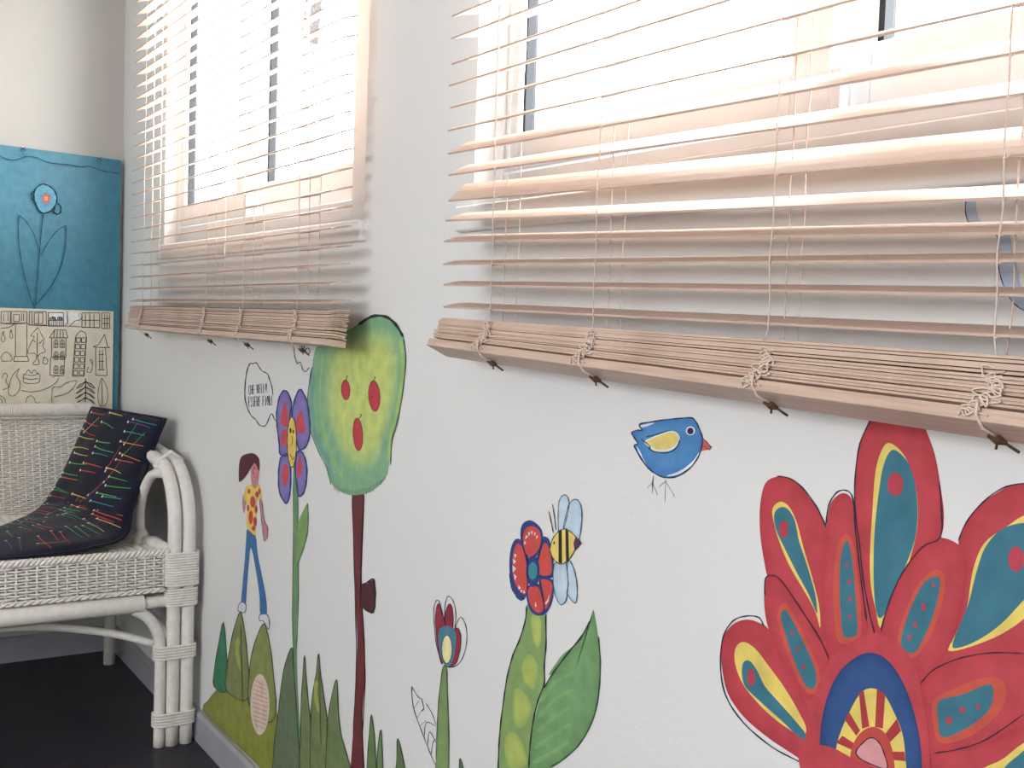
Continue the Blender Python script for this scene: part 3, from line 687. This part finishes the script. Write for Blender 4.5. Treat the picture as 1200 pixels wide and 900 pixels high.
# ------------------------------------------------------------------ fabric hanging on the left wall
HX = 0.012
def hang_pt(p, lay):
    q = on_x(p[0], p[1], 0.031); return (0.0315+0.0005*lay, q.y, q.z)
t = thing('wall_hanging', 'blue and printed fabric hanging on the left wall behind the loveseat', 'wall hanging', None, (0.02, -0.4, 0.5))
def cloth(y0, y1, z0, z1, xb, th, name, mt, top_slope=0.0, seed=1, amp=.002):
    N, Mv = 24, 14; mb = MB(); rnd = random.Random(seed); vs = []
    ph = [rnd.uniform(0, 6) for _ in range(3)]
    for s in (1, 0):
        for j in range(Mv+1):
            for i in range(N+1):
                y = y0+(y1-y0)*i/N; zt_ = z1+top_slope*(y-y0)
                z = z0+(zt_-z0)*j/Mv
                x = xb+th*s+(amp*(math.sin(y*9+ph[0])+.6*math.sin(y*21+ph[1]+z*3)) if s else 0)
                vs.append((x, y, z))
    A_ = (N+1)*(Mv+1); fs = []
    for j in range(Mv):
        for i in range(N):
            a = j*(N+1)+i
            fs.append((a, a+1, a+N+2, a+N+1)); fs.append((A_+a, A_+a+N+1, A_+a+N+2, A_+a+1))
    ring = [i for i in range(N+1)]+[j*(N+1)+N for j in range(1, Mv+1)]+[Mv*(N+1)+i for i in range(N-1, -1, -1)]+[j*(N+1) for j in range(Mv-1, 0, -1)]
    for k in range(len(ring)):
        a, b = ring[k], ring[(k+1) % len(ring)]
        fs.append((b, a, A_+a, A_+b))
    mb.add(vs, fs)
    o = mb.build(name, mt, t, smooth=False)
    o.data.transform(t.matrix_basis.inverted())
    return o
cloth(-0.78, -0.012, 0.45, 1.428, 0.004, 0.022, 'blue_backing', M_blue, -0.027, 2, .0008)
pk = cloth(-0.76, -0.028, 0.46, 0.981, 0.027, 0.0035, 'printed_pocket', M_print, 0.0, 4, .0004)
pk['label'] = 'cream cotton pocket printed with line drawings of houses and trees'
def hang(parts, name, tr, parent=t):
    p = Paint(tr, hang_pt, M_ink); parts(p)
    o = _build(p, name, parent)
    o.data.transform(t.matrix_basis.inverted())
    return o
HB = TR(0, 160, 4.286)
DK = (34, 62, 78)
def stitches(p):
    p.line([(-10,90),(30,112),(80,118),(130,100),(180,105),(240,130),(300,138),(350,142),(400,152),(450,150),(500,168),(560,180),(605,188)], DK, .8, 0)
hang(stitches, 'stitched_line', HB)
def hook(cx, cy):
    def f(p):
        p.line([(cx-14,cy-16),(cx+14,cy+2),(cx-12,cy+10),(cx+12,cy+22),(cx-8,cy+26)], DK, 1.1, 0, smooth=False)
        p.line([(cx+14,cy-16),(cx-14,cy+2),(cx+10,cy+10)], DK, 1.1, 0, smooth=False)
    return f
hang(hook(116, 68), 'bow_stitch', HB); hang(hook(498, 118), 'bow_stitch', HB)
def flower(p):
    p.fill([(210,240),(180,260),(170,300),(180,340),(205,380),(245,378),(275,350),(285,310),(270,270),(240,248)], (96, 158, 186), 0)
    p.line([(210,240),(180,262),(170,300),(180,340),(207,382),(247,378),(275,350),(286,310),(270,268),(240,246)], (30, 60, 66), 1.5, 1, closed=True)
    p.line([(172,275),(158,285),(158,312),(172,322)], (30, 60, 66), 1.2, 1).line([(285,335),(305,350),(305,380),(285,390),(268,378),(278,358)], (30, 60, 66), 1.4, 1)
    p.line([(255,375),(280,385)], (30, 60, 66), 2, 1)
def flower_c(p):
    for k in range(12):
        a = k*math.pi/6; p.line([(232,312),(232+28*math.cos(a)*(1 if k % 2 else .75), 312+34*math.sin(a)*(1 if k % 2 else .75))], (222, 84, 62), 2.4, 2, smooth=False)
    p.fill(ell(230,312,10,13), (238, 150, 96), 3)
def leaves(p):
    p.line([(218,382),(208,470),(198,580),(190,700),(178,835),(172,862)], (38, 76, 92), 1.0, 0)
    p.line([(95,395),(92,480),(100,580),(120,690),(150,800),(170,850)], (38, 76, 92), 1.0, 0).line([(95,395),(130,425),(165,480),(190,550),(200,580)], (38, 76, 92), .8, 0)
    p.line([(332,445),(330,540),(310,640),(270,730),(210,810),(180,845)], (38, 76, 92), 1.0, 0).line([(332,445),(280,480),(230,550),(205,600)], (38, 76, 92), .8, 0)
hang(flower, 'stitched_flower', HB); hang(flower_c, 'flower_heart', HB); hang(leaves, 'stitched_leaves', HB)
HP = TR(0, 340, 6)
IK = (84, 86, 80)
def pr_pt(p, lay):
    q = on_x(p[0], p[1], 0.031); return (0.0322+0.0004*lay, q.y, q.z)
def printed(name, lines, wpx=.65, fills=()):
    p = Paint(HP, pr_pt, M_ink)
    for f_, c_ in fills: p.fill(f_, c_, 0, smooth=False)
    for l in lines: p.line(l, IK, wpx, 1, smooth=(len(l) > 5), taper=False)
    o = _build(p, name, pk); o.data.transform(t.matrix_basis.inverted()); return o
def rect(x0, y0, x1, y1): return [(x0,y0),(x1,y0),(x1,y1),(x0,y1),(x0,y0)]
def seg4(l):   # straight polyline as separate strokes
    return [l[i:i+2] for i in range(len(l)-1)]
printed('printed_street', seg4([(0,232),(75,238),(190,232),(210,245),(330,250),(450,252),(700,265)])+seg4(rect(8,150,72,232))+[[(25,165),(25,220)],[(55,160),(55,215)]]+seg4(rect(78,150,188,232))+seg4(rect(95,170,135,220))+[[(150,160),(150,215)],[(165,160),(165,215)]]
        +seg4(rect(205,150,325,245))+seg4(rect(240,160,300,235))+[[(270,165),(270,232)],[(225,150),(225,240)]]+seg4([(470,150),(475,230),(455,250)])+seg4([(490,250),(530,215),(560,210),(580,190)])+seg4(rect(575,160,700,262))+[[(600,165),(600,255)],[(630,165),(630,258)],[(660,170),(660,262)],[(575,212),(700,212)]]+seg4(rect(715,160,770,270))+[[(735,165),(735,268)],[(752,170),(752,268)],[(715,200),(770,200)],[(715,235),(770,235)]])
o = printed('printed_shop', seg4(rect(340,158,445,252))+[[(345+k*14,212),(345+k*14,250)] for k in range(8)]+[[(340,212),(445,212)]], .8, [(rect(338,152,468,252)[:4], (240,236,226)), (rect(480,155,552,230)[:4], (238,234,224))])
p = Paint(HP, pr_pt, M_ink); lettering(p, 'ATELIER', 347, 207, 442, 207, 18, (40, 42, 50), 1.0, 2)
q = _build(p, 'lettering', pk); q.data.transform(t.matrix_basis.inverted())
printed('printed_tree', [[(265,262),(215,320),(240,325),(215,375),(195,440),(245,445),(255,480),(230,520),(275,520),(265,470),(285,445),(318,430),(300,390),(310,350),(295,320),(265,262)], [(262,300),(260,400),(262,470)], [(228,350),(250,365)], [(300,350),(275,375)]])
tower = seg4(rect(362,335,462,470))+seg4([(355,470),(350,598),(445,600),(455,470)])+seg4([(345,335),(382,280),(462,280),(475,335),(345,335)])+[[(382+k*20,282),(378+k*22,332)] for k in range(4)]
for x in (378, 422):
    for y in (348, 432, 530):
        tower += [[(x,y+55),(x,y+18),(x+12,y),(x+24,y+5),(x+28,y+20),(x+28,y+55)]]+[[(x,y+55),(x+28,y+55)],[(x+14,y+4),(x+14,y+55)],[(x,y+30),(x+28,y+30)]]
printed('printed_tower', tower)
tw = seg4([(530,330),(545,302),(570,285),(600,302),(608,335),(590,605),(508,605),(530,330)])
for k in range(6):
    y = 335+k*46
    tw += seg4(rect(535-k*4,y,565-k*4,y+32))+seg4(rect(572-k*3,y,602-k*3,y+32))
printed('printed_tower', tw)
printed('printed_tower', seg4([(672,400),(740,405),(752,600),(672,598),(672,400)])+seg4([(655,395),(690,385),(735,310),(755,395),(772,405),(655,400)])+[[(700,420),(700,560)],[(720,420),(718,560)],[(685,560),(735,560)],[(690,455),(730,450)],[(690,500),(730,500)]])
printed('printed_tree', [[(600,620),(602,700),(598,800)]]+[[(600,640+k*38),(575-k*8,672+k*38),(540-k*6,690+k*36),(560,665+k*38),(598,645+k*38)] + [(600,640+k*38)] for k in range(4)]+[[(602,640+k*38),(630+k*6,672+k*38),(665,690+k*36),(640,660+k*38),(604,645+k*38),(602,640+k*38)] for k in range(4)], 1.0)
printed('printed_tree', [[(715,618),(692,690),(688,770),(710,812),(745,800),(758,740),(745,670),(715,618)], [(716,640),(718,800)]])
printed('printed_swing', seg4([(0,270),(60,262),(100,240)])+[[(108,240),(108,462)],[(188,240),(188,462)]]+seg4([(100,465),(195,465),(200,500),(95,500),(100,465)])+[[(20,290),(8,340),(20,365),(35,345),(25,310),(28,290)], [(75,280),(68,320),(78,340),(88,325),(80,290),(75,275)]])
printed('printed_plants', [[(70,640),(95,590),(135,550),(115,600),(140,650),(130,710),(90,745),(58,720),(70,640)], [(165,590),(170,650),(268,650),(275,590),(225,600),(165,590)], [(165,620),(220,628),(272,620)], [(180,585),(200,560),(220,585),(240,560),(262,588),(270,580)], [(10,620),(30,585),(52,600),(40,640),(60,680),(20,700)], [(150,705),(230,715),(330,690),(400,640),(405,600),(370,612)], [(180,790),(190,755),(215,742),(240,760),(250,790),(280,790)], [(15,500),(5,470),(40,435),(75,460),(80,495),(15,500)], [(365,800),(368,690),(420,680),(470,650),(540,640),(480,720),(380,750)], [(620,540),(610,570),(640,575),(650,500),(630,490),(650,520)], [(0,740),(30,760),(40,800),(20,800),(10,770),(0,760)], [(310,470),(300,510),(325,520),(335,490),(310,470),(305,480)]])

# ------------------------------------------------------------------ white wicker loveseat
t = thing('wicker_loveseat', 'white painted wicker loveseat against the left wall', 'loveseat', None, (0.45, -0.6, 0.0))
INV = t.matrix_basis.inverted()
def part(mb, name, smooth=True, kind=None, parent=None, mt=None):
    o = mb.build(name, mt or M_wick, parent or t, smooth=smooth, kind=kind)
    o.data.transform(INV); return o
YR, YL = -0.052, -1.148            # centre lines of right and left leg bundles
PR = 0.0155
def wrap_band(p0, half_u, half_v, axis_u, axis_v, axis_n, n, step, r):
    """stack of thin bindings around a bundle"""
    mb = MB(); p0 = Vector(p0)
    for k in range(n):
        pts = []
        for a in range(20):
            th = 2*math.pi*a/20
            cu, sv = math.cos(th), math.sin(th)
            e = .55
            pts.append(p0+axis_u*(half_u*math.copysign(abs(cu)**e, cu))+axis_v*(half_v*math.copysign(abs(sv)**e, sv))+axis_n*(step*k))
        mb.tube(pts, r, 5, closed=True)
    return mb
EX, EY, EZ = Vector((1, 0, 0)), Vector((0, 1, 0)), Vector((0, 0, 1))
for side, yc in ((1, YR), (-1, YL)):
    ys = [yc+side*.016, yc-side*.016]
    inn = yc-side*.044
    for yy in ys:
        pts = [(.80, yy, 0), (.80, yy, .2), (.80, yy, .36), (.80, yy, .44), (.80, yy, .48), (.80, yy, .50)]
        for k in range(1, 9):
            a = math.pi/2*k/8
            pts.append((.80-.13*(1-math.cos(a)), yy, .50+.135*math.sin(a)))
        pts += [(.55, yy, .645), (.35, yy-side*.01, .665), (.18, yy-side*.02, .69)]
        part(MB().tube(cr(pts, 3), PR, 10), 'arm_pole')
    # inner leg pole that bends into the front rail
    pts = [(.80, inn, 0), (.80, inn, .12), (.80, inn, .21), (.80, inn-side*.006, .26), (.80, inn-side*.028, .30), (.80, inn-side*.06, .322)]
    part(MB().tube(cr(pts, 4), .0125, 10), 'leg')
    part(MB().tube([(.14, yc, 0), (.14, yc, .44), (.10, yc-side*.01, .70)], PR, 10), 'leg')
    # arm brace from the seat to the arm
    pts = [(.640, yc-side*.048, .44), (.622, yc-side*.048, .50), (.632, yc-side*.044, .555), (.672, yc-side*.036, .602), (.725, yc-side*.026, .616)]
    part(MB().tube(cr(pts, 5), [.0115]*21, 10), 'arm_brace')
    foot = MB().tube([(.640, yc-side*.048, .434), (.640, yc-side*.048, .45), (.634, yc-side*.048, .47)], [.028, .019, .0115], 10)
    foot.tube([(.640, yc-side*.048, .445), (.69, yc-side*.03, .446), (.78, yc-side*.018, .446)], [.012, .016, .010], 8)
    part(foot, 'brace_foot')
    part(wrap_band((.705, yc-side*.004, .628), .010, .032, EX, EY, Vector((-.5, 0, .1)), 3, .008, .0042).tube([(.70, yc-side*.036, .61), (.702, yc-side*.03, .64), (.70, yc, .662), (.698, yc+side*.03, .64)], .005, 6), 'arm_binding')
    # leg bindings
    mid = yc-side*.012
    part(wrap_band((.80, mid, .05), .0175, .046, EX, EY, EZ, 5, .0065, .0035), 'leg_binding')
    part(wrap_band((.80, mid, .205), .0175, .046, EX, EY, EZ, 5, .0065, .0035), 'leg_binding')
    part(wrap_band((.80, yc, .325), .018, .035, EX, EY, EZ, 7, .006, .0032), 'leg_binding')
    part(wrap_band((.80, yc, .372), .020, .037, EX, EY, EZ, 13, .006, .0034), 'leg_binding')
    part(MB().tube([(.80, yc, .225), (.45, yc, .24), (.14, yc, .225)], .011, 8), 'side_stretcher')
# front rail bound in cane
pts = []; rs = []
n = 420
for k in range(n+1):
    y = YR-.03+(YL+.03-YR+.03)*k/n
    thick = .021 if (.05 < k/n < .95) else .0135
    pts.append((.80, y, .335)); rs.append(thick+(.0011 if k % 2 else -.0006))
part(MB().tube(pts, rs, 10), 'front_rail')
pts = [(.76, YR-.04, .225), (.70, YR-.16, .255), (.66, -.4, .275), (.66, -.8, .275), (.70, YL+.16, .255), (.76, YL+.04, .225)]
part(MB().tube(cr(pts, 5), .0095, 8), 'arched_stretcher')
def weave(name, o, du, dv, dn, wu, wv, rib, strand, r, rr, amp, kind='stuff', group=1):
    """over-and-under basket weave in the plane o + du*a + dv*b"""
    o, du, dv, dn = Vector(o), Vector(du), Vector(dv).normalized(), Vector(dn).normalized()
    mb = MB()
    nr = int(wu/rib); nsr = int(wv/strand)
    for i in range(nr+1):
        a = i*rib
        mb.tube([o+du*a, o+du*a+dv*(wv*.5), o+du*a+dv*wv], rr, 6)
    for j in range(nsr+1):
        pts = []
        for i in range(nr*2+1):
            ph = math.cos(math.pi*i/2)*(1 if (j//group) % 2 else -1)
            pts.append(o+du*(i*rib/2)+dv*(j*strand)+dn*(amp*ph))
        mb.tube(pts, r, 4)
    return part(mb, name, kind=kind)
weave('apron_weave', (.803, YL+.03, .366), (0, 1, 0), (0, 0, 1), (1, 0, 0), abs(YL-YR)-.06, .078, .0205, .0065, .0029, .0028, .0042)
weave('back_weave', (.175, YL+.06, .44), (0, 1, 0), (-.08, 0, .26), (1, 0, .3), abs(YL-YR)-.11, .258, .0185, .0058, .0027, .0028, .0038)
weave('seat_weave', (.15, YL+.02, .436), (0, 1, 0), (1, 0, 0), (0, 0, 1), abs(YL-YR)-.04, .64, .021, .0072, .0032, .003, .0036)
# rolled rim of the seat and its braid
rb = MB()
for ph in (0, 2.1, 4.2):
    pts = []
    for k in range(201):
        y = YL+.03+(YR-YL-.06)*k/200
        pts.append((.803+.006*math.cos(k*1.0+ph), y, .448+.006*math.sin(k*1.0+ph)))
    rb.tube(pts, .0042, 5)
part(rb, 'seat_rim', kind='stuff')
rb = MB()
for ph in (0, math.pi):
    pts = []
    for k in range(161):
        y = YL+.04+(YR-YL-.08)*k/160
        pts.append((.812+.003*math.cos(k*1.2+ph), y, .364+.0035*math.sin(k*1.2+ph)))
    rb.tube(pts, .003, 5)
part(rb, 'lower_braid', kind='stuff')
# backrest top band: upright strands bound over the top rail
mb = MB(); n = 230
for k in range(n+1):
    y = YL+.05+(YR-YL-.10)*k/n
    mb.tube([(.107, y, .692), (.117, y+.0006, .704), (.112, y, .722), (.098, y, .727), (.084, y, .716)], .0026, 4)
part(mb, 'backrest_band', kind='stuff')
part(MB().tube([(.10, YL+.03, .708), (.10, YR-.03, .708)], .012, 8), 'backrest_rail')
part(MB().tube([(.117, YL+.04, .69), (.117, YR-.04, .69)], .003, 6), 'backrest_cord')

# ------------------------------------------------------------------ cushion slumped in the corner of the loveseat
t = thing('cushion', 'dark navy cushion with bright matchstick lines slumped on the wicker loveseat', 'cushion', None, (0.5, -0.25, 0.45))
INV2 = t.matrix_basis.inverted()
rowB = [(.19,-.118,.722),(.195,-.165,.60),(.21,-.222,.492),(.30,-.285,.462),(.41,-.36,.457),(.50,-.45,.456)]
rowM = [(.40,-.085,.728),(.41,-.125,.615),(.44,-.172,.505),(.52,-.225,.468),(.60,-.31,.463),(.65,-.45,.461)]
rowF = [(.592,-.034,.727),(.618,-.080,.625),(.655,-.122,.53),(.715,-.160,.470),(.775,-.27,.460),(.79,-.45,.458)]
NU, NV_ = 28, 40
def spl(row, v):
    n = len(row)-1; x = min(v*n, n-1e-6); i = int(x); tt = x-i
    a, b, c, d = (Vector(row[max(i-1, 0)]), Vector(row[i]), Vector(row[i+1]), Vector(row[min(i+2, n)]))
    return 0.5*((2*b)+(c-a)*tt+(2*a-5*b+4*c-d)*tt*tt+(3*b-a-3*c+d)*tt**3)
def smid(u, v):
    b, m_, f = spl(rowB, v), spl(rowM, v), spl(rowF, v)
    return b*(2*(u-.5)*(u-1))+m_*(-4*u*(u-1))+f*(2*u*(u-.5))
def snorm(u, v):
    e = .01
    du = smid(min(u+e, 1), v)-smid(max(u-e, 0), v); dv = smid(u, min(v+e, 1))-smid(u, max(v-e, 0))
    n_ = du.cross(dv).normalized()
    return n_ if n_.dot(Vector((0.2, -1, .7))) > 0 else -n_
def sthick(u, v): return .034*(max(0, math.sin(math.pi*u))*max(0, math.sin(math.pi*v)))**.38
def surf(u, v, off=0.0):
    return smid(u, v)+snorm(u, v)*(sthick(u, v)*(.75 if v > .45 else .9)+off+.0018*math.sin(17*u+9*v)*math.sin(11*v+3*u))
vs = []; fs = []
for s in (1, -1):
    for j in range(NV_+1):
        for i in range(NU+1):
            u, v = i/NU, j/NV_
            vs.append(surf(u, v) if s == 1 else smid(u, v)-snorm(u, v)*sthick(u, v)*.3)
A_ = (NU+1)*(NV_+1)
for j in range(NV_):
    for i in range(NU):
        a = j*(NU+1)+i
        fs.append((a, a+1, a+NU+2, a+NU+1)); fs.append((A_+a, A_+a+NU+1, A_+a+NU+2, A_+a+1))
ring = [i for i in range(NU+1)]+[j*(NU+1)+NU for j in range(1, NV_+1)]+[NV_*(NU+1)+i for i in range(NU-1, -1, -1)]+[j*(NU+1) for j in range(NV_-1, 0, -1)]
for k in range(len(ring)):
    a, b = ring[k], ring[(k+1) % len(ring)]; fs.append((b, a, A_+a, A_+b))
mb = MB().add(vs, fs)
o = mb.build('cover', M_cush, t, smooth=True); o.data.transform(INV2)
mb = MB().tube([vs[k] for k in ring], .0035, 6, closed=True)
o2 = mb.build('piping', M_cush, t, smooth=True); o2.data.transform(INV2)
rnd = random.Random(21)
LC = [(232, 92, 60), (226, 66, 76), (70, 170, 90), (230, 206, 90), (108, 78, 150), (60, 150, 160), (90, 190, 100), (236, 120, 60)]
def match(u0, v0, u1, v1, c_, bend=0.0, wd=.0026):
    mb = MB(); n = 9; P = []
    for k in range(n):
        q = k/(n-1); P.append((u0+(u1-u0)*q, v0+(v1-v0)*q+bend*math.sin(math.pi*q)))
    L = []
    for k in range(n):
        a = surf(min(max(P[k][0], .01), .99), min(max(P[k][1], .01), .99), .0008)
        L.append(a)
    vs = []
    for k in range(n):
        tt = (L[min(k+1, n-1)]-L[max(k-1, 0)]).normalized()
        nn = snorm(min(max(P[k][0], .02), .98), min(max(P[k][1], .02), .98)).cross(tt).normalized()
        w_ = wd*(1-.5*k/n)
        vs += [L[k]+nn*w_*.5, L[k]-nn*w_*.5]
    mb.add(vs, [(2*k, 2*k+1, 2*k+3, 2*k+2) for k in range(n-1)], pc(c_))
    # pale match head
    nn = snorm(min(max(u0, .02), .98), min(max(v0, .02), .98)); tx = nn.cross(Vector((0, 0, 1))).normalized(); ty = nn.cross(tx)
    hv = [L[0]+nn*.0006+(tx*math.cos(a*math.pi/4)+ty*math.sin(a*math.pi/4))*.0036 for a in range(8)]
    mb.add(hv, [tuple(range(8))], pc((232, 226, 210)))
    o = mb.build('printed_match', M_thread, t, colors=True); o.data.transform(INV2)
def mt(u0, v0, u1, v1, c_, bend=0.0):
    match(min(max(u0, .03), .95), v0, min(max(u1, .03), .96), v1, c_, bend)
for k in range(27):                      # loose rows of matches lying across the cushion
    v0 = .03+.93*k/26
    for u0 in (.05, .36, .66):
        if rnd.random() < .13: continue
        ua = u0+rnd.uniform(-.04, .07); va = v0+rnd.uniform(-.012, .012)
        mt(ua, va, ua+rnd.uniform(.18, .29), va+rnd.uniform(.0, .022), LC[(k//3*3+int(u0*7)+rnd.choice((0, 0, 1))) % 8], rnd.uniform(-.004, .004))
for k in range(15):                      # a few lying crosswise
    v0 = .12+.8*((k*.618) % 1); u0 = .12+.76*((k*.37) % 1)
    mt(u0, v0, u0+rnd.uniform(.02, .14), v0-rnd.uniform(.06, .11), LC[(k*3+3) % 8], .003)

# ------------------------------------------------------------------ bare branch outside
t = thing('bare_branch', 'bare grey branch hanging outside the corner window', 'branch', None, tuple(on_y(366, 20, 1.4)))
INV3 = t.matrix_basis.inverted()
P = [on_y(x, y, 1.4) for x, y in ((378,-160),(374,-60),(371,0),(369,25),(368,52))]
o = MB().tube(cr(P, 4), [.03]*12+[.028, .027, .026, .026, .024], 10).build('limb', M_bark, t, smooth=True); o.data.transform(INV3)
for l in (((366,-20),(360,0),(357,20),(354,36)), ((369,40),(366,46),(364,55))):
    o = MB().tube(cr([on_y(x, y, 1.42) for x, y in l], 3), .005, 6).build('twig', M_bark, t, smooth=True); o.data.transform(INV3)
